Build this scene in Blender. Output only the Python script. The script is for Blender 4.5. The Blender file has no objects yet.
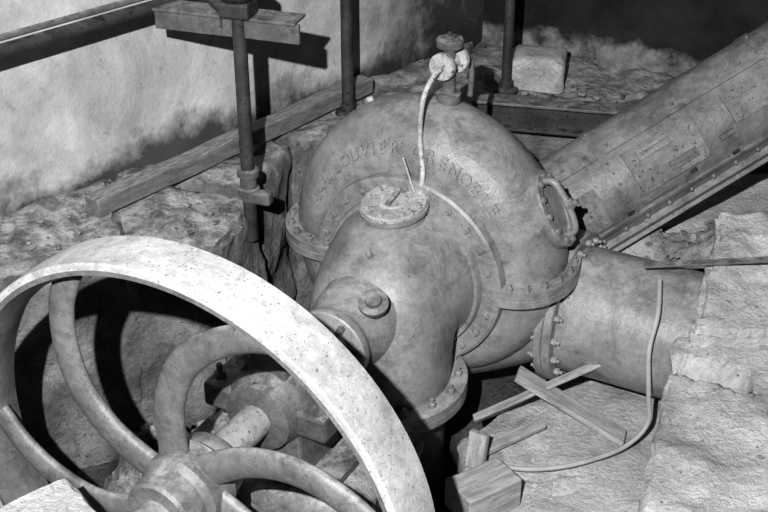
import bpy, bmesh, math, random
from mathutils import Vector, Matrix, noise
random.seed(7)
SC=bpy.context.scene
def srt(): return SC.collection
V=Vector
# ------------------------------------------------------------------ materials
def mat(name,c1,c2,scale=6,rough=.8,bump=.3,bscale=40,spk=None,spkc=.05,spks=60,stretch=None,metal=0,extra=None,dust=None,grime=None,stain=None,fine_=None):
    m=bpy.data.materials.new(name); m.use_nodes=True
    nt=m.node_tree; N=nt.nodes; L=nt.links
    b=N['Principled BSDF']; b.inputs['Roughness'].default_value=rough; b.inputs['Metallic'].default_value=metal
    geo=N.new('ShaderNodeNewGeometry'); src=geo.outputs['Position']
    if stretch:
        tc=N.new('ShaderNodeTexCoord'); mp=N.new('ShaderNodeMapping'); mp.inputs['Scale'].default_value=stretch
        L.new(tc.outputs['Object'],mp.inputs[0]); src=mp.outputs[0]
    def noi(s,d=6,r=.6,w=0):
        n=N.new('ShaderNodeTexNoise'); n.inputs['Scale'].default_value=s; n.inputs['Detail'].default_value=d
        n.inputs['Roughness'].default_value=r; n.inputs['Distortion'].default_value=w; L.new(src,n.inputs['Vector']); return n.outputs['Fac']
    def ramp(f,a,bb,ca,cb):
        r=N.new('ShaderNodeValToRGB'); e=r.color_ramp.elements
        e[0].position=a; e[0].color=(ca,ca,ca,1); e[1].position=bb; e[1].color=(cb,cb,cb,1); L.new(f,r.inputs[0]); return r.outputs[0]
    def mix(fac,a,bb,mode='MIX'):
        x=N.new('ShaderNodeMix'); x.data_type='RGBA'; x.blend_type=mode
        if isinstance(fac,float): x.inputs[0].default_value=fac
        else: L.new(fac,x.inputs[0])
        for i,q in ((6,a),(7,bb)):
            if isinstance(q,float): x.inputs[i].default_value=(q,q,q,1)
            else: L.new(q,x.inputs[i])
        return x.outputs[2]
    n1=noi(scale,8,.65,.3)
    col=ramp(n1,.35,.65,c1,c2)
    if stain is not None:
        col=mix(ramp(noi(scale*.55,9,.72,1.2),.50,.66,0.,.8),col,float(stain))
    if spk is not None:
        s=ramp(noi(spks,3,.6),spk,spk+.05,0.,1.)
        col=mix(s,col,float(spkc))
    if dust is not None:
        sx=N.new('ShaderNodeSeparateXYZ'); L.new(geo.outputs['Normal'],sx.inputs[0])
        up=ramp(sx.outputs[2],.55,1.,0.,1.)
        dn=ramp(noi(scale*2.3,8,.7),.42,.62,0.,1.)
        f=mix(1.,up,dn,'MULTIPLY')
        col=mix(f,col,float(dust))
    if grime is not None:
        gm=ramp(noi(scale*1.7,10,.78,.8),.50,.68,0.,.8)
        col=mix(gm,col,float(grime))
        fine=ramp(noi(38,6,.8),.3,.7,.72,1.28)
        col=mix(1.,col,fine,'MULTIPLY')
    if fine_:
        col=mix(1.,col,ramp(noi(55,8,.85),.3,.7,1-fine_,1+fine_*.7),'MULTIPLY')
    if extra: col=extra(N,L,geo,noi,ramp,mix,col)
    L.new(col,b.inputs['Base Color'])
    bp=N.new('ShaderNodeBump'); bp.inputs['Strength'].default_value=bump; bp.inputs['Distance'].default_value=.02
    L.new(noi(bscale,8,.7),bp.inputs['Height']); L.new(bp.outputs[0],b.inputs['Normal'])
    return m
def m_math(N,L,op,a,b,c=None):
    x=N.new('ShaderNodeMath'); x.operation=op
    for i,q in enumerate((a,b,c)):
        if q is None: continue
        if isinstance(q,(int,float)): x.inputs[i].default_value=q
        else: L.new(q,x.inputs[i])
    return x.outputs[0]
def wall_extra(N,L,geo,noi,ramp,mix,col):
    # damp band at the foot of the wall and mottled darker colour toward the corner
    sx=N.new('ShaderNodeSeparateXYZ'); L.new(geo.outputs['Position'],sx.inputs[0])
    nz=noi(3.5,9,.7)
    z=m_math(N,L,'ADD',sx.outputs[2],m_math(N,L,'MULTIPLY',nz,-.5))
    damp=ramp(z,.53,.66,.95,0.)
    col=mix(damp,col,.05)
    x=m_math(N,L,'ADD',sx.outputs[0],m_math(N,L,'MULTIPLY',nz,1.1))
    corner_tone=ramp(x,.40,.85,0.,.96)
    col=mix(corner_tone,col,.03)
    big=ramp(noi(1.8,9,.7,.6),.35,.65,.62,1.15)
    col=mix(1.,col,big,'MULTIPLY')
    sc=ramp(noi(6,10,.78,.5),.57,.66,0.,.55)
    col=mix(sc,col,.20)
    return col
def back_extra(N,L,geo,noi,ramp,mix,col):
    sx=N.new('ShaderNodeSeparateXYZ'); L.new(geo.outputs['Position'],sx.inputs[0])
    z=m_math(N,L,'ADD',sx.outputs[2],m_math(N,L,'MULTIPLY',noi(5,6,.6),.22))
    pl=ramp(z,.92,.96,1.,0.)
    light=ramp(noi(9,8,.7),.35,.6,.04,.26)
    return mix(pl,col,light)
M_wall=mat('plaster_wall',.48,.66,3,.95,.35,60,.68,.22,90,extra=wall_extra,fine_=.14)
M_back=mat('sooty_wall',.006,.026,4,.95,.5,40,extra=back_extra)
M_conc=mat('concrete',.40,.64,4,.95,.9,50,.66,.12,60,stain=.20,fine_=.32)
M_stone=mat('stone_masonry',.10,.30,5,.95,.9,45,.64,.05,50,dust=.56,stain=.06,fine_=.35)
M_floor=mat('floor_dirt',.025,.12,5,.98,.9,40,.6,.02,60,fine_=.3)
M_cast=mat('cast_iron_paint',.145,.26,3.2,.38,.18,60,.66,.035,110,dust=.34,grime=.07)
M_cast2=mat('cast_iron_dark',.055,.11,7,.5,.3,60,.62,.03,90,dust=.30,grime=.035)
M_rim=mat('rim_dusty',.30,.52,3,.7,.18,80,.62,.10,130,grime=.19)
M_spoke=mat('spoke_paint',.11,.18,5,.42,.2,60,.64,.05,100,dust=.34,grime=.045)
M_pen=mat('riveted_sheet',.10,.19,4,.42,.2,50,.66,.05,60,dust=.30,grime=.055)
M_patch=mat('sheet_patch',.12,.22,7,.75,.3,50,.6,.05,70,grime=.07)
M_dark=mat('rusted_steel',.02,.055,8,.6,.3,50,.6,.01,60,dust=.13)
M_steel=mat('grey_steel',.08,.15,8,.55,.2,60,.64,.03,80,dust=.32,grime=.04)
M_bright=mat('pale_metal',.26,.46,10,.75,.2,60,.60,.08,80,grime=.12)
M_shaft=mat('shaft_steel',.20,.32,9,.4,.15,60,.62,.08,80,grime=.1)
M_wood=mat('weathered_wood',.22,.46,4,.9,.5,20,.62,.08,30,stretch=(2,14,14))
M_wood2=mat('dusty_timber',.12,.26,4,.95,.6,20,.6,.06,30,stretch=(2,12,12),dust=.42)
M_rub=mat('rubble',.16,.46,7,.95,.9,45,.64,.06,60,stain=.07,fine_=.3)
M_cable=mat('cable',.26,.38,9,.6,.1,50)
# ------------------------------------------------------------------ mesh helpers
def emp(name,loc=(0,0,0)):
    e=bpy.data.objects.new(name,None); e.location=(0,0,0); srt().objects.link(e); e.empty_display_size=.1; return e
def mk(name,vs,fs,m,parent=None,smooth=True,ang=35,bevel=0):
    me=bpy.data.meshes.new(name); me.from_pydata([tuple(v) for v in vs],[],fs)
    bm=bmesh.new(); bm.from_mesh(me); bmesh.ops.remove_doubles(bm,verts=bm.verts,dist=1e-5)
    bmesh.ops.recalc_face_normals(bm,faces=bm.faces); bm.to_mesh(me); bm.free()
    me.materials.append(m)
    if smooth:
        for p in me.polygons: p.use_smooth=True
        me.set_sharp_from_angle(angle=math.radians(ang))
    o=bpy.data.objects.new(name,me); srt().objects.link(o)
    if parent: o.parent=parent
    if bevel:
        b=o.modifiers.new('b','BEVEL'); b.width=bevel; b.segments=2; b.limit_method='ANGLE'; b.angle_limit=math.radians(40)
    return o
def axM(o,z,x=None):
    z=V(z).normalized(); x=V(x) if x is not None else (V((0,0,1)) if abs(z.z)<.9 else V((1,0,0)))
    x=(x-z*x.dot(z)).normalized(); y=z.cross(x)
    M=Matrix((x,y,z)).transposed().to_4x4(); M.translation=V(o); return M
def g_lathe(prof,M,seg=48,closed=False):
    vs=[];fs=[];n=len(prof)
    for i in range(seg):
        a=2*math.pi*i/seg
        for r,z in prof: vs.append(M@V((r*math.cos(a),r*math.sin(a),z)))
    for i in range(seg):
        j=(i+1)%seg
        for k in range(n if closed else n-1):
            l=(k+1)%n; fs.append((i*n+k,j*n+k,j*n+l,i*n+l))
    if not closed:
        for k in (0,n-1):
            if prof[k][0]>1e-4: fs.append(tuple(i*n+k for i in range(seg)))
    return vs,fs
def lathe(name,prof,M,m,parent=None,seg=48,closed=False,ang=35): 
    return mk(name,*g_lathe(prof,M,seg,closed),m,parent,ang=ang)
def merge(lst):
    vs=[];fs=[]
    for a,b in lst:
        k=len(vs); vs+=a; fs+=[tuple(i+k for i in f) for f in b]
    return vs,fs
def cr(pts,n):
    out=[];P=[pts[0]]+list(pts)+[pts[-1]]
    for i in range(1,len(P)-2):
        for k in range(n):
            t=k/n; a,b,c,d=P[i-1],P[i],P[i+1],P[i+2]
            out.append(.5*((2*b)+(c-a)*t+(2*a-5*b+4*c-d)*t*t+(3*b-a-3*c+d)*t**3))
    out.append(P[-2]); return out
def g_sweep(pts,ra,rb=None,seg=24,binv=None):
    n=len(pts); rb=rb or ra; vs=[];fs=[]; pn=None
    for i,p in enumerate(pts):
        T=(pts[min(i+1,n-1)]-pts[max(i-1,0)]).normalized()
        if binv is not None: nn=V(binv).cross(T).normalized(); bb=T.cross(nn).normalized(); 
        else:
            if pn is None:
                q=V((0,0,1)) if abs(T.z)<.9 else V((1,0,0)); pn=q
            nn=(pn-T*pn.dot(T)).normalized(); pn=nn; bb=T.cross(nn)
        for k in range(seg):
            a=2*math.pi*k/seg; vs.append(p+nn*math.cos(a)*ra[i]+bb*math.sin(a)*rb[i])
    for i in range(n-1):
        for k in range(seg):
            l=(k+1)%seg; fs.append((i*seg+k,i*seg+l,(i+1)*seg+l,(i+1)*seg+k))
    fs.append(tuple(range(seg))); fs.append(tuple((n-1)*seg+k for k in range(seg)))
    return vs,fs
def pipe(name,pts,r,m,parent=None,seg=20,sm=0):
    pts=[V(p) for p in pts]
    if sm: pts=cr(pts,sm)
    return mk(name,*g_sweep(pts,[r]*len(pts),seg=seg),m,parent)
def g_box(M,sx,sy,sz,taper=1):
    vs=[M@V((x*sx/2*(taper if z>0 else 1),y*sy/2*(taper if z>0 else 1),z*sz/2)) for x in(-1,1) for y in(-1,1) for z in(-1,1)]
    return vs,[(0,1,3,2),(4,6,7,5),(0,4,5,1),(2,3,7,6),(0,2,6,4),(1,5,7,3)]
def box(name,M,s,m,parent=None,bevel=.004,taper=1):
    return mk(name,*g_box(M,*s,taper),m,parent,smooth=False,bevel=bevel)
def barbox(name,a,b,w,h,m,parent=None,bevel=.004,up=(0,0,1)):
    a,b=V(a),V(b); x=(b-a); Ln=x.length; x.normalize(); z=V(up); z=(z-x*z.dot(x)).normalized(); y=z.cross(x)
    nx=max(2,int(Ln/.05)); vs=[];fs=[]
    for i in range(nx+1):
        u=-Ln/2+Ln*i/nx; j=noise.noise_vector(V((u*5+a.x*9,a.y*7,0)))*min(w,h)*.07
        for (p,q) in ((-1,-1),(1,-1),(1,1),(-1,1)): vs.append(V((u,p*w/2+j.x,q*h/2+j.y)))
    for i in range(nx):
        for k in range(4): fs.append((i*4+k,i*4+(k+1)%4,(i+1)*4+(k+1)%4,(i+1)*4+k))
    fs+=[(0,1,2,3),(nx*4,nx*4+1,nx*4+2,nx*4+3)]
    o=mk(name,vs,fs,m,None,smooth=False,bevel=bevel)
    M=Matrix((x,y,z)).transposed().to_4x4(); M.translation=(a+b)/2; o.matrix_world=M
    if parent: o.parent=parent
    return o
def g_bolts(M,R,n,size=.014,hh=.016,a0=0,a1=2*math.pi,stud=True):
    out=[]
    for i in range(n):
        a=a0+(a1-a0)*i/n; c=V((R*math.cos(a),R*math.sin(a),0))
        out.append(g_lathe([(size,0),(size,hh),(size*.8,hh*1.15)],M@Matrix.Translation(c),6))
        if stud: out.append(g_lathe([(size*.5,hh),(size*.5,hh*1.9)],M@Matrix.Translation(c),8))
    return merge(out)
def bolts(name,M,R,n,m,parent,**k): return mk(name,*g_bolts(M,R,n,**k),m,parent,ang=25)
def rough_block(name,q,z0,z1,m,amp=.02,res=.05,parent=None,fs_=5,fn=None,seed=0,round_=.03):
    q=[V((a,b,0)) for a,b in q]; zt=z1 if isinstance(z1,(list,tuple)) else [z1]*4
    lx=max((q[1]-q[0]).length,(q[2]-q[3]).length); ly=max((q[3]-q[0]).length,(q[2]-q[1]).length); lz=max(zt)-z0
    nx,ny,nz=[max(2,int(round(l/res))) for l in (lx,ly,lz)]
    idx={};vs=[];fs=[]
    def P(i,j,k):
        key=(i,j,k)
        if key in idx: return idx[key]
        u,v,w=i/nx,j/ny,k/nz
        p=q[0]*(1-u)*(1-v)+q[1]*u*(1-v)+q[2]*u*v+q[3]*(1-u)*v
        t=zt[0]*(1-u)*(1-v)+zt[1]*u*(1-v)+zt[2]*u*v+zt[3]*(1-u)*v
        p=V((p.x,p.y,z0+(t-z0)*w))
        d=noise.noise_vector(p*fs_+V((seed,seed,0)))*amp+noise.noise_vector(p*fs_*3.1+V((seed,0,3)))*amp*.5+noise.noise_vector(p*fs_*9)*amp*.25
        e=(i in(0,nx))+(j in(0,ny))+(k==nz)
        cxy=(q[0]+q[1]+q[2]+q[3])/4
        p=p+d
        if e>=2:
            c=V((cxy.x,cxy.y,p.z)); dr=(c-p).normalized(); rr=round_*(.6+.9*abs(noise.noise(p*8)))
            if k==nz: p.z-=rr*.6
            p+=V((dr.x,dr.y,0))*rr*.5
        if fn: p=fn(p,k==nz)
        idx[key]=len(vs); vs.append(p); return idx[key]
    for i in range(nx):
        for j in range(ny):
            fs.append((P(i,j,nz),P(i+1,j,nz),P(i+1,j+1,nz),P(i,j+1,nz))); fs.append((P(i,j,0),P(i,j+1,0),P(i+1,j+1,0),P(i+1,j,0)))
    for k in range(nz):
        for i in range(nx):
            fs.append((P(i,0,k),P(i+1,0,k),P(i+1,0,k+1),P(i,0,k+1))); fs.append((P(i,ny,k),P(i,ny,k+1),P(i+1,ny,k+1),P(i+1,ny,k)))
        for j in range(ny):
            fs.append((P(0,j,k),P(0,j,k+1),P(0,j+1,k+1),P(0,j+1,k))); fs.append((P(nx,j,k),P(nx,j+1,k),P(nx,j+1,k+1),P(nx,j,k+1)))
    return mk(name,vs,fs,m,parent,ang=50)
def g_rocks(spots):
    out=[]
    for (x,y,z,rad,n,s0,s1) in spots:
        for _ in range(n):
            a=random.uniform(0,6.28); r=rad*math.sqrt(random.random()); s=s0+(s1-s0)*random.random()**2.5
            c=V((x+r*math.cos(a),y+r*math.sin(a),z+s*.2+max(0,(rad-r))*.12))
            bm=bmesh.new(); bmesh.ops.create_icosphere(bm,subdivisions=2,radius=1)
            sc=V((random.uniform(.7,1.4),random.uniform(.6,1),random.uniform(.3,.7)))*s
            R=Matrix.Rotation(random.uniform(0,6.28),3,'Z')@Matrix.Rotation(random.uniform(-.4,.4),3,'X')
            off=V((random.random()*50,0,0)); vs=[]
            for v in bm.verts:
                d=1+.8*noise.noise(v.co*1.3+off)+.3*noise.noise(v.co*3+off); w=v.co*d
                w=V([max(-.7,min(.7,t)) for t in w]); vs.append(c+R@V((w.x*sc.x,w.y*sc.y,w.z*sc.z)))
            out.append((vs,[tuple(v.index for v in f.verts) for f in bm.faces])); bm.free()
    return out
def rubble(name,cx,cy,z,rx,ry,h,m,n=40,s=(.01,.035),res=.02,seed=0,rot=0):
    vs=[];fs=[];N=int(2*max(rx,ry)/res); idx={}
    cr_,sr=math.cos(rot),math.sin(rot)
    def H(u,v):
        r=math.sqrt(u*u+v*v); q=V((u*rx*7+seed,v*ry*7,seed))
        f=max(0,1-r*r)
        l=.5+.8*noise.noise(q)+.45*abs(noise.noise(q*2.7))+.22*abs(noise.noise(q*6.5))
        return f**.7*max(0,l)*h
    for i in range(N+1):
        for j in range(N+1):
            u,v=-1+2*i/N,-1+2*j/N
            if u*u+v*v>1.02: continue
            x,y=u*rx,v*ry; hh=H(u,v)
            idx[i,j]=len(vs); vs.append(V((cx+x*cr_-y*sr,cy+x*sr+y*cr_,z-.02+hh)))
    for i in range(N):
        for j in range(N):
            k=[(i,j),(i+1,j),(i+1,j+1),(i,j+1)]
            if all(t in idx for t in k): fs.append(tuple(idx[t] for t in k))
    out=[(vs,fs)]
    for _ in range(n):
        a=random.uniform(0,6.28); r=math.sqrt(random.random())*.95; u,v=r*math.cos(a),r*math.sin(a)
        x,y=u*rx,v*ry
        out+=g_rocks([(cx+x*cr_-y*sr,cy+x*sr+y*cr_,z-.02+H(u,v),.001,1,s[0],s[1])])
    return mk(name,*merge(out),m,None,ang=40)
# ------------------------------------------------------------------ machine frame
AZ=math.radians(28); A=V((math.sin(AZ),math.cos(AZ),0)); Pd=V((math.cos(AZ),-math.sin(AZ),0)); Z=V((0,0,1))
C0=V((-.562,2.786,.69))
def W(t,s=0,h=0): return C0+A*t+Pd*s+Z*h
def MA(t,s=0,h=0): return axM(W(t,s,h),A,Pd)
# ------------------------------------------------------------------ flywheel
fw=emp('spoked_flywheel')
R=.760; hw=.088
lathe('rim',[(R-.02,-hw),(R-.005,-hw),(R,-hw+.006),(R+.004,0),(R,hw-.006),(R-.005,hw),(R-.02,hw)],MA(0),M_rim,fw,seg=160,closed=True)
lathe('rim_inside',[(R-.018,-hw+.001),(R-.035,-hw+.001),(R-.045,-hw+.03),(R-.055,-.02),(R-.055,.02),(R-.045,hw-.03),(R-.035,hw-.001),(R-.018,hw-.001)],MA(0),M_spoke,fw,seg=160,closed=True)
sp=[]
for k in range(6):
    end=math.radians(4+60*k); pts=[]
    for r,da in ((.07,48),(.14,43),(.28,34),(.42,24),(.54,13),(.64,3),(.715,-6)):
        a=end+math.radians(da); pts.append(W(0,r*math.cos(a),r*math.sin(a)))
    pts=cr(pts,6); n=len(pts)
    ra=[]; rb=[]
    for i in range(n):
        u=i/(n-1); w=.053-.013*u
        if u<.15: w+=.02*((.15-u)/.15)
        ra.append(w); rb.append(.028-.006*u)
    sp.append(g_sweep(pts,ra,rb,seg=20,binv=A))
mk('spokes',*merge(sp),M_spoke,fw,ang=60)
lathe('hub',[(.055,-.15),(.10,-.15),(.108,-.14),(.112,-.07),(.13,-.05),(.13,.05),(.112,.07),(.108,.12),(.10,.13),(.055,.13)],MA(0),M_spoke,fw)
lathe('hub_nut',[(0,-.205),(.05,-.205),(.058,-.195),(.058,-.15)],MA(0),M_shaft,fw)
# ------------------------------------------------------------------ shaft
sh=emp('drive_shaft')
lathe('shaft_rod',[(.055,.13),(.055,1.0)],MA(0),M_shaft,sh)
# ------------------------------------------------------------------ bearing
be=emp('shaft_bearing'); B0=.07
lathe('bearing_housing',[(.055,.28),(.095,.28),(.115,.29),(.12,.32),(.14,.345),(.15,.36),(.155,.43),(.15,.52),(.12,.54),(.115,.57),(.10,.58),(.055,.58)],MA(B0),M_cast2,be)
for s in(-1,1):
    box('cap_lug',axM(W(.43+B0,s*.17,0),Z,A),(.22,.11,.09),M_cast2,be,.012)
    bl=[];
    for t in(.37,.49): bl.append(g_lathe([(.019,0),(.019,.02),(.01,.02),(.01,.05),(0,.05)],axM(W(t+B0,s*.19,.045),Z),6))
    mk('cap_bolts',*merge(bl),M_steel,be,ang=25)
box('oil_box',axM(W(.43+B0,0,.155),Z,A),(.17,.15,.08),M_cast2,be,.012,.85)
box('oil_lid',axM(W(.43+B0,0,.20),Z,A),(.13,.11,.014),M_steel,be,.004)
box('bearing_foot',axM(W(.43+B0,0,-.13),Z,A),(.24,.30,.16),M_cast2,be,.012,.8)
box('bearing_sole',axM(W(.43+B0,0,-.215),Z,A),(.28,.50,.035),M_cast2,be,.006)
lathe('grease_cup',[(.012,.0),(.012,.05),(.024,.055),(.024,.08),(.016,.09),(0,.09)],axM(W(.36+B0,-.10,.08),Z),M_bright,be,24)
def quad(t0,t1,s0,s1): return [tuple(W(t0,s0).xy),tuple(W(t0,s1).xy),tuple(W(t1,s1).xy),tuple(W(t1,s0).xy)]
rough_block('bearing_pier',quad(.30,.82,-.34,.34),-.2,.455,M_stone,.03,.03,seed=3)
# ------------------------------------------------------------------ turbine
tb=emp('spiral_case_turbine')
T0=1.6
def vol(phi):
    u=(270-phi)/340.
    r=.225-.090*u; out=.585-.065*u+ .055*math.exp(-((phi-100)/50)**2)
    return out-r,r,.215-.035*u
pts=[];ra=[];rb=[]
for phi in range(268,-72,-6):
    Rm,r,ax=vol(phi); a=math.radians(phi); pts.append(W(T0,Rm*math.cos(a),Rm*math.sin(a))); ra.append(r); rb.append(ax)
mk('spiral_casing',*g_sweep(pts,ra,rb,seg=40,binv=A),M_cast,tb,ang=60)
SI=.50
ip=cr([W(1.80,SI,-.24),W(1.78,SI-.14,-.25),W(1.72,.20,-.31),W(1.62,0,-.355),W(1.6,-.12,-.345)],6)
mk('inlet_neck',*g_sweep(ip,[.235]*len(ip),seg=40),M_cast,tb,ang=60)
lathe('cheek_body',[(0,-.19),(.36,-.19),(.40,-.17),(.42,-.12),(.42,.12),(.40,.17),(.3,.22),(0,.22)],MA(T0),M_cast,tb,64)
lathe('cover_flange',[(.25,-.262),(.305,-.262),(.31,-.25),(.312,-.235),(.372,-.235),(.382,-.228),(.385,-.20),(.385,-.16),(.25,-.16)],MA(T0),M_cast,tb,96)
bolts('cover_bolts',axM(W(T0-.235),-A,Pd),.345,24,M_cast,tb,size=.013,hh=.012)
def surf(phi,psi):
    Rm,r,ax=vol(phi); a=math.radians(phi); rad=Pd*math.cos(a)+Z*math.sin(a); ps=math.radians(psi)
    p=W(T0)+rad*(Rm+r*math.cos(ps))-A*ax*math.sin(ps)
    n=(rad*math.cos(ps)/r-A*math.sin(ps)/ax).normalized(); tang=(Pd*math.sin(a)-Z*math.cos(a)).normalized()
    return p,n,tang
txt="A.-H. BOUVIER  GRENOBLE"; ph=157.; lets=[]
adv={'.':2.2,'-':3.0,' ':2.4,'I':3.0}
for ch in txt:
    w=adv.get(ch,6.1)
    if ch!=' ':
        cu=bpy.data.curves.new('t','FONT'); cu.body=ch; cu.size=.062; cu.extrude=.0055; cu.align_x='CENTER'; cu.offset=.0016; cu.resolution_u=3
        o=bpy.data.objects.new('t',cu); srt().objects.link(o); bpy.context.view_layer.update()
        me=bpy.data.meshes.new_from_object(o.evaluated_get(bpy.context.evaluated_depsgraph_get()))
        p,n,tg=surf(ph-w/2,72); up=n.cross(tg).normalized(); 
        Mx=Matrix((tg,up,n)).transposed().to_4x4(); Mx.translation=p+n*.003-up*.022
        lets.append(([Mx@v.co for v in me.vertices],[tuple(f.vertices) for f in me.polygons]))
        bpy.data.objects.remove(o); bpy.data.meshes.remove(me)
    ph-=w
mk('cast_lettering',*merge(lets),M_cast,tb,smooth=False)
for phi,nm in ((180,'a'),(0,'b')):
    Rm,r,ax=vol(phi); sg=-1 if phi==180 else 1
    cpt=W(T0,sg*Rm,0)
    Mf=axM(cpt,Z,Pd)
    S=Matrix.Diagonal((r+.045,ax+.065,1,1))
    mk('joint_flange_'+nm,*g_lathe([(0,-.030),(1,-.030),(1,-.002),(.985,0),(1,.002),(1,.030),(0,.030)],Mf@S,48),M_cast,tb,ang=30)
    bl=[]
    for i in range(18):
        a=2*math.pi*i/18; c=cpt+Pd*math.cos(a)*(r+.022)+A*math.sin(a)*(ax+.04)
        bl.append(g_lathe([(.014,.030),(.014,.045),(.007,.045),(.007,.058),(0,.058)],axM(c,Z),6))
    mk('joint_bolts_'+nm,*merge(bl),M_cast,tb,ang=25)
# draft elbow
el=[W(1.44),W(1.38),W(1.31,0,-.003),W(1.25,0,-.022),W(1.205,0,-.06),W(1.18,0,-.11),W(1.172,0,-.17),W(1.17,0,-.25),W(1.17,0,-.36)]
el=cr(el,5); n=len(el)
er=[.315-.032*min(1,i/(n*.35)) - .022*(i/(n-1)) for i in range(n)]
mk('draft_elbow',*g_sweep(el,er,seg=56,binv=Pd),M_cast,tb,ang=70)
Md=axM(W(1.17,0,-.36),-Z,A)
lathe('elbow_flange',[(.2,-.035),(.315,-.035),(.325,-.03),(.325,-.002),(.318,0),(.325,.002),(.325,.03),(.2,.03)],Md,M_cast,tb,64)
bolts('elbow_flange_bolts',axM(W(1.17,0,-.325),Z,A),.288,16,M_cast,tb,size=.016,hh=.018)
lathe('draft_tube',[(.245,.03),(.245,.5)],Md,M_cast2,tb,48)
cn=(Z*1-A*.16-Pd*.05).normalized(); Mc=axM(W(1.30,-.01,.276),cn,A)
lathe('inspection_neck',[(.13,-.06),(.108,0),(.108,.022)],Mc,M_cast,tb)
lathe('inspection_flange',[(.0,.018),(.120,.018),(.124,.022),(.124,.036),(.0,.036)],Mc,M_cast,tb)
lathe('inspection_cover',[(0,.062),(.05,.062),(.056,.056),(.114,.054),(.119,.050),(.119,.038),(0,.038)],Mc,M_bright,tb)
mk('inspection_bolts',*g_bolts(Mc@Matrix.Translation((0,0,.054)),.1,8,.012,.010,stud=False),M_bright,tb,ang=25)
box('inspection_handle',Mc@Matrix.Translation((0,0,.068)),(.09,.022,.012),M_steel,tb,.005)
lathe('stuffing_box',[(.16,1.02),(.15,.93),(.125,.90),(.118,.86),(.12,.845),(.135,.84),(.14,.83),(.14,.80),(.135,.795),(.09,.79),(.088,.74),(.08,.73),(.05,.73)],MA(0),M_cast,tb)
bolts('gland_studs',axM(W(.795),-A,Pd),.115,6,M_steel,tb,size=.014,hh=.02)
lathe('oil_filler',[(.035,-.03),(.035,.015),(.052,.02),(.052,.035),(.03,.04),(.026,.055),(0,.058)],axM(W(.935,.10,.115),(Z-A*.45+Pd*.2)),M_steel,tb,24)
lathe('boss',[(.013,-.02),(.013,.01),(.009,.015),(0,.015)],axM(W(1.09,.0,.215),(Z*.8-A*.6)),M_cast,tb,6)
# oval hand hole on right shoulder
a=math.radians(30); rad=Pd*math.cos(a)+Z*math.sin(a); Rm,r,ax=vol(30)
Mh=axM(W(T0,(Rm+r)*math.cos(a),(Rm+r)*math.sin(a)),rad,A)
lathe('handhole_ring',[(.35,-.06),(.9,-.05),(1,-.03),(1,.012),(.95,.018),(.72,.018),(.70,.004),(0,.004)],Mh@Matrix.Diagonal((.10,.15,1,1)),M_cast,tb,48)
mk('handhole_yoke',*g_sweep(cr([Mh@V(q) for q in ((0,-.11,.01),(0,-.09,.05),(0,0,.062),(0,.09,.05),(0,.11,.01))],6),[.014]*25,seg=12),M_cast,tb)
bolts('handhole_bolt',Mh@Matrix.Translation((0,0,.062)),0,1,M_cast,tb,size=.022,hh=.022)
bl=[]
for i in range(12):
    q=2*math.pi*i/12; bl.append(g_lathe([(.011,.018),(.011,.03),(0,.032)],Mh@Matrix.Translation((.083*math.cos(q),.128*math.sin(q),0)),6))
mk('handhole_bolts',*merge(bl),M_cast,tb,ang=25)
for ph_ in (150,120):
    p,nn,tg=surf(ph_,-15); lathe('crown_plug',[(.022,-.01),(.022,.015),(.014,.02),(0,.02)],axM(p,nn),M_cast,tb,6)
Mi=axM(W(1.80,SI,-.24),Pd,A)
lathe('inlet_flange',[(.2,-.034),(.295,-.034),(.30,-.03),(.30,-.003),(.292,0),(.30,.003),(.30,.03),(.295,.034),(.2,.034)],Mi,M_cast,tb,64)
bolts('inlet_bolts',Mi@Matrix.Translation((0,0,.034)),.27,18,M_cast,tb,size=.014,hh=.016)
bolts('inlet_bolts',axM(W(1.80,SI-.034,-.24),-Pd,A),.27,18,M_cast,tb,size=.014,hh=.016)
lathe('inlet_pipe',[(.25,.03),(.25,.66)],Mi,M_cast,tb,56)
box('case_foot',axM(W(1.6,-.36,-.55),Z,A),(.3,.2,.5),M_cast2,tb,.01)
# ------------------------------------------------------------------ air valve on crown
av=emp('air_release_valve')
b0=W(1.62,.04,.60)
lathe('valve_stem',[(.045,0),(.045,.03),(.024,.035),(.024,.11),(.03,.12)],axM(b0,Z),M_steel,av,24)
lathe('valve_cross_body',[(.0,-.06),(.048,-.06),(.05,-.055),(.05,-.038),(.048,-.034),(.026,-.032),(.026,.032),(.048,.034),(.05,.038),(.05,.055),(.048,.06),(0,.06)],axM(b0+Z*.145,A+Pd*.12),M_bright,av,32)
lathe('valve_bonnet',[(.02,.15),(.02,.19),(.03,.195),(.03,.205),(.048,.207),(.05,.21),(.05,.232),(.046,.236),(.02,.238),(.02,.248),(0,.25)],axM(b0,Z),M_steel,av,32)
mk('bonnet_bolts',*g_bolts(axM(b0+Z*.235,Z),.037,4,.008,.006),M_steel,av)
mk('body_bolts',*g_bolts(axM(b0+Z*.145-A*.058,-A),.037,4,.008,.006),M_bright,av)
pipe('drain_hose',[b0+Z*.145-A*.06,b0+Z*.13-A*.11-Pd*.01,b0+Z*.06-A*.17-Pd*.02,b0-Z*.06-A*.20-Pd*.015,W(1.395,.05,.42),W(1.375,.055,.365)],.0095,M_bright,av,12,8)
pipe('needle_rod',[W(1.36,.02,.36)+Z*.11-Pd*.03,W(1.35,.04,.35)],.004,M_bright,av,8)
pipe('return_hose',[b0+Z*.145+A*.06,b0+Z*.14+A*.11+Pd*.02,b0+Z*.08+A*.13+Pd*.03,b0-Z*.02+A*.12+Pd*.03],.011,M_steel,av,12,8)
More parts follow.
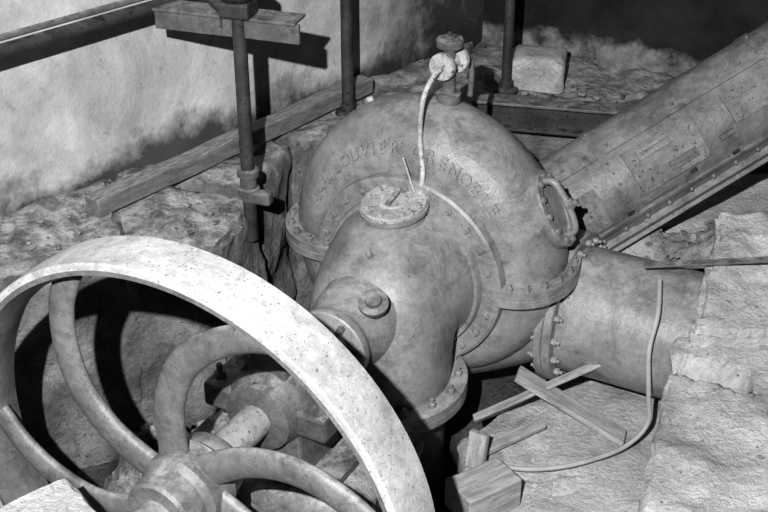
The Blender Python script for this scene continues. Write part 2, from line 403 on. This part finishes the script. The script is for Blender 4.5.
# ------------------------------------------------------------------ inclined riveted pipe
pn=emp('riveted_penstock')
p0=V((.62,4.50,.60)); p1=V((2.05,4.83,1.42)); d=(p1-p0); Ln=d.length; d.normalize()
Mp=axM(p0,d,(0,0,1)); pr=.225
lathe('penstock_shell',[(pr-.01,-.2),(pr,-.2),(pr,Ln),(pr-.01,Ln)],Mp,M_pen,pn,64)
for q in (.36,1.10):
    lathe('lap_band',[(pr,q-.02),(pr+.006,q-.02),(pr+.006,q+.02),(pr,q+.02)],Mp,M_pen,pn,64)
def strip(a0,a1,z0,z1,rr,th):
    vs=[];fs=[];n=10
    for i in range(n+1):
        a=math.radians(a0+(a1-a0)*i/n)
        for (r,z) in ((rr,z0),(rr+th,z0),(rr+th,z1),(rr,z1)): vs.append(Mp@V((r*math.cos(a),r*math.sin(a),z)))
    for i in range(n):
        for k in range(4): fs.append((i*4+k,i*4+(k+1)%4,(i+1)*4+(k+1)%4,(i+1)*4+k))
    fs+= [(0,1,2,3),(n*4,n*4+1,n*4+2,n*4+3)]
    return vs,fs
side=1 if (Mp.to_3x3()@V((0,1,0))).y<0 else -1
mk('seam_strips',*merge([strip(side*24,side*29,-.1,Ln,pr,.008),strip(side*100,side*104,-.1,Ln,pr-.002,.014),strip(side*118,side*124,-.1,Ln,pr-.002,.03),strip(side*126,side*129,-.1,Ln,pr-.002,.045)]),M_pen,pn,ang=30)
mk('patch_plates',*merge([strip(side*38,side*84,.42,.72,pr,.014),strip(side*52,side*94,.05,.26,pr,.012),strip(side*40,side*70,.86,1.04,pr,.012)]),M_patch,pn,ang=30)
def barloop(a0,a1,z0,z1,w=.012,th=.026):
    da=math.degrees(w/pr)
    return [strip(side*a0,side*(a0+da),z0,z1,pr,th),strip(side*(a1-da),side*a1,z0,z1,pr,th),strip(side*a0,side*a1,z0,z0+w,pr,th),strip(side*a0,side*a1,z1-w,z1,pr,th)]
mk('bolted_brackets',*merge(barloop(44,53,.47,.62)+barloop(68,76,.56,.68)+[strip(side*88,side*92,.40,.55,pr,.02),strip(side*46,side*49,.90,1.0,pr,.022),strip(side*72,side*76,.78,.84,pr,.02)]),M_pen,pn,ang=30)
mk('rust_holes',*merge([strip(side*a0,side*(a0+4.5),z0,z0+.03,pr,.0065) for a0,z0 in((93,.33),(88,.62),(96,.80),(74,1.04),(90,1.0))]),M_dark,pn,ang=30)
rv=[]
def rivet(a,z,s=.009):
    a=math.radians(side*a); c=V((math.cos(a),math.sin(a),0)); Mr=axM(Mp@(c*(pr+.004)+V((0,0,z))),Mp.to_3x3()@c)
    rv.append(g_lathe([(s,-.004),(s*.9,.005),(s*.5,.010),(0,.011)],Mr,8))
z=0
while z<Ln-.05:
    rivet(19,z,.007); rivet(112,z,.009); z+=.10
for q in(.36,1.10):
    for a in range(-10,110,12): rivet(a,q,.006)
for (a,z) in ((41,.44),(41,.70),(81,.44),(81,.70),(56,.08),(56,.24),(90,.08),(90,.24),(50,1.2),(72,1.2),(95,1.15),(58,1.38)): rivet(a,z,.012)
mk('rivets',*merge(rv),M_pen,pn,ang=60)
# ------------------------------------------------------------------ room
DW=V((.696,.717,0)).normalized(); NW=V((-DW.y,DW.x,0)); cor=V((.52,6.36,0)); 
ws=cor-DW*6.2
def q2(a,b,n,th): return [tuple(a.xy),tuple(b.xy),tuple((b+n*th).xy),tuple((a+n*th).xy)]
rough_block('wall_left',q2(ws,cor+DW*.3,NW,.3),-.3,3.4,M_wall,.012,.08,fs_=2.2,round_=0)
DB=V((.87,-.49,0)).normalized(); NB=V((.49,.87,0))
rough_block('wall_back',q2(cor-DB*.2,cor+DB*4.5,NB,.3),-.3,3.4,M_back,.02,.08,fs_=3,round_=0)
rough_block('floor',[(-4.2,.4),(3.8,.4),(4.2,7.5),(-4.2,7.5)],-.45,-.14,M_floor,.035,.08,fs_=4)
rough_block('masonry_ledge',[(-2.6,2.55),(-1.40,3.76),(-1.75,4.04),(-2.95,2.8)],-.3,.76,M_stone,.03,.035,seed=1)
rough_block('masonry_ledge',[(-1.43,3.74),(-.94,4.00),(-1.14,4.62),(-1.75,4.04)],-.3,[.76,.74,.78,.78],M_stone,.03,.03,seed=5)
rough_block('masonry_ledge',[(-.98,3.98),(-.62,4.16),(-.50,4.52),(-1.16,4.64)],-.3,[.74,.70,.74,.76],M_stone,.028,.03,seed=9)
rough_block('masonry_ledge',[(-.52,4.60),(-.42,4.95),(-.58,5.20),(-1.16,4.66)],-.3,.75,M_stone,.03,.04,seed=14)
rough_block('masonry_ledge',[(-.40,4.95),(.10,5.32),(.48,6.30),(-.55,5.22)],-.3,.75,M_stone,.03,.04,seed=18)
rough_block('masonry_ledge',[(.12,5.34),(1.7,5.16),(2.2,5.4),(.50,6.30)],-.3,.75,M_stone,.03,.05,seed=22)
def crater(p,top):
    for cx,cy,rr,dp in ((1.10,3.46,.075,.07),(1.18,3.40,.06,.08),(1.03,3.48,.05,.05)):
        dd=((p.x-cx)**2+(p.y-cy)**2)**.5/ (rr*(1+.7*noise.noise(p*14)))
        if top and dd<1: p.z-=dp*(1-dd**3)
    return p
rough_block('concrete_plinth',[(.64,2.5),(2.6,2.2),(2.6,3.62),(1.03,3.68)],-.3,[.60,.62,.66,.63],M_conc,.024,.02,fn=crater,seed=30)
rough_block('concrete_plinth',[(1.06,3.60),(2.6,3.46),(2.6,4.28),(1.26,4.20)],-.3,[.68,.70,.83,.84],M_conc,.03,.022,seed=37,round_=.06)
rough_block('concrete_plinth',[(1.12,3.95),(2.6,4.05),(2.6,5.2),(.98,5.1)],-.3,[.48,.60,.62,.48],M_conc,.03,.035,seed=34)
rough_block('concrete_slab',[(.26,2.4),(1.1,2.4),(1.15,4.6),(.28,3.75)],-.3,.10,M_conc,.014,.025,seed=40)
rough_block('stone_kerb',[(-1.35,2.30),(-.86,2.26),(-.735,2.53),(-.885,2.72)],.0,[.80,.80,.80,.80],M_conc,.012,.025,seed=44)
rubble('rubble_pile',1.12,4.40,.47,.26,.20,.16,M_rub,40,seed=2)
rubble('rubble_pile',1.45,4.42,.55,.34,.14,.14,M_rub,40,seed=5)
rubble('rubble_pile',-.72,3.62,-.14,.42,.40,.36,M_stone,40,(.02,.07),seed=9)
rubble('rubble_pile',-1.15,3.30,-.14,.35,.40,.20,M_stone,30,(.02,.06),seed=12)
rubble('rubble_pile',-.10,3.30,-.14,.28,.26,.30,M_rub,30,(.02,.06),seed=15)
rubble('rubble_pile',-.55,3.18,.43,.12,.16,.10,M_rub,16,(.012,.03),seed=19)
rubble('rubble_pile',.62,3.52,.09,.30,.16,.05,M_conc,40,(.006,.028),seed=21)
rubble('rubble_pile',.55,3.05,.09,.24,.20,.04,M_conc,36,(.006,.024),seed=24)
mk('stone_chips',*merge(g_rocks([(1.35,3.1,.62,.4,40,.004,.016)])),M_rub)
mk('stone_chips',*merge(g_rocks([(-1.25,4.15,.76,.22,34,.005,.02),(-.78,4.35,.75,.18,26,.005,.02)])),M_rub)
mk('stone_chips',*merge(g_rocks([(.9,5.45,.76,.25,30,.008,.03)])),M_rub)
# ------------------------------------------------------------------ timber, rods, beams
barbox('squared_timber',(-1.13,4.28,.812),(-.08,5.54,.812),.085,.075,M_wood2,None,.008)
rl=emp('iron_rail')
ra0=V((-1.62,3.75,1.53))
pipe('rail_bar',[ra0-DW*1.2,ra0+DW*1.3],.024,M_dark,rl)
pipe('rail_bar_upper',[ra0-DW*1.2+Z*.045,ra0+DW*1.3+Z*.045],.012,M_steel,rl)
g=emp('gate_rod_bracket')
bc=V((-.534,4.41,1.49)); bd=V((.93,-.30,0)).normalized()
barbox('channel_web',bc-bd*.34,bc+bd*.24,.02,.075,M_steel,g)
barbox('channel_top',bc-bd*.34+Z*.04+V((0,.04,0)),bc+bd*.24+Z*.04+V((0,.04,0)),.12,.012,M_steel,g)
barbox('bracket_arm',bc-bd*.05+Z*.03,bc-bd*.05+V((-.20,.45,.03)),.05,.07,M_dark,g)
box('bearing_block',axM(bc+Z*.075,Z,bd),(.12,.10,.06),M_dark,g,.01)
lathe('worm_gear',[(.03,.10),(.06,.11),(.08,.13),(.08,.16),(.06,.18),(.04,.20),(.04,.34),(0,.34)],axM(bc,Z),M_dark,g,20)
pipe('gate_rod',[V((-.534,4.41,.60)),V((-.534,4.41,1.7))],.027,M_dark,g)
lathe('rod_clamp',[(.028,0),(.044,.005),(.044,.03),(.033,.035),(.033,.08),(.044,.085),(.044,.11),(.028,.115)],axM(V((-.534,4.41,.80)),Z),M_steel,g,20)
box('rod_guide',axM(V((-.50,4.39,.80)),Z,bd),(.12,.05,.05),M_steel,g,.008)
r2=emp('iron_post'); pipe('post',[V((-.165,5.32,.72)),V((-.165,5.32,2.3))],.028,M_dark,r2); lathe('post_base',[(.06,0),(.06,.02),(.035,.03),(.035,.06)],axM(V((-.165,5.32,.74)),Z),M_dark,r2)
r3=emp('iron_post.001'); pipe('post',[V((.585,5.60,.72)),V((.585,5.60,2.3))],.024,M_dark,r3); lathe('post_base',[(.06,0),(.06,.02),(.035,.03),(.035,.06)],axM(V((.585,5.60,.74)),Z),M_dark,r3)
ib=emp('steel_girder')
i0=V((.40,5.25,.80)); i1=V((1.5,5.02,.80))
barbox('top_flange',i0+Z*.06,i1+Z*.06,.11,.014,M_steel,ib); barbox('bottom_flange',i0-Z*.06,i1-Z*.06,.11,.014,M_dark,ib); barbox('web',i0,i1,.012,.12,M_dark,ib)
rough_block('stone_block',[(.60,5.62),(.86,5.56),(.90,5.80),(.64,5.86)],.745,.90,M_conc,.008,.03,seed=50)
# planks & debris
barbox('wood_plank',(.50,3.84,.34),(.90,3.72,.125),.085,.022,M_wood,None,.003)
barbox('wood_lath',(.34,3.80,.16),(.90,3.85,.43),.035,.012,M_wood,None,.002)
barbox('wood_plank.001',(.33,3.62,.13),(.60,3.80,.135),.05,.02,M_wood,None,.003)
barbox('timber_offcut',(.25,3.31,.17),(.44,3.43,.17),.15,.12,M_wood,None,.006)
barbox('wood_offcut',(.33,3.56,.12),(.345,3.585,.26),.07,.03,M_wood,None,.003)
barbox('flat_iron_strip',(.95,3.94,.75),(1.75,3.78,.89),.035,.008,M_steel,None,.001)
pipe('loose_cable',[(1.0,3.88,.72),(.975,3.75,.66),(.945,3.69,.54),(.955,3.66,.38),(.965,3.66,.24),(.88,3.62,.165),(.73,3.55,.155),(.61,3.52,.15),(.50,3.52,.145),(.40,3.55,.14)],.009,M_cable,None,10,8)
# ------------------------------------------------------------------ light
def area(name,loc,tgt,size,e):
    l=bpy.data.lights.new(name,'AREA'); l.energy=e; l.size=size; l.shape='DISK'; o=bpy.data.objects.new(name,l); srt().objects.link(o)
    o.location=loc; o.rotation_euler=(V(tgt)-V(loc)).to_track_quat('-Z','Y').to_euler()
area('flash_lamp',(-.45,-.2,3.6),(-.05,4.2,.7),.05,390)
w=bpy.data.worlds.new('world'); SC.world=w; w.use_nodes=True; w.node_tree.nodes['Background'].inputs[0].default_value=(1,1,1,1); w.node_tree.nodes['Background'].inputs[1].default_value=.012
SC.view_settings.view_transform='Standard'
try: SC.view_settings.look='Medium High Contrast'
except Exception: pass
cd=bpy.data.cameras.new('camera'); cd.sensor_width=36; cd.lens=1250/768*36; co=bpy.data.objects.new('camera',cd); srt().objects.link(co)
co.location=(0,0,3.064); co.rotation_euler=(math.radians(60),0,0); SC.camera=co
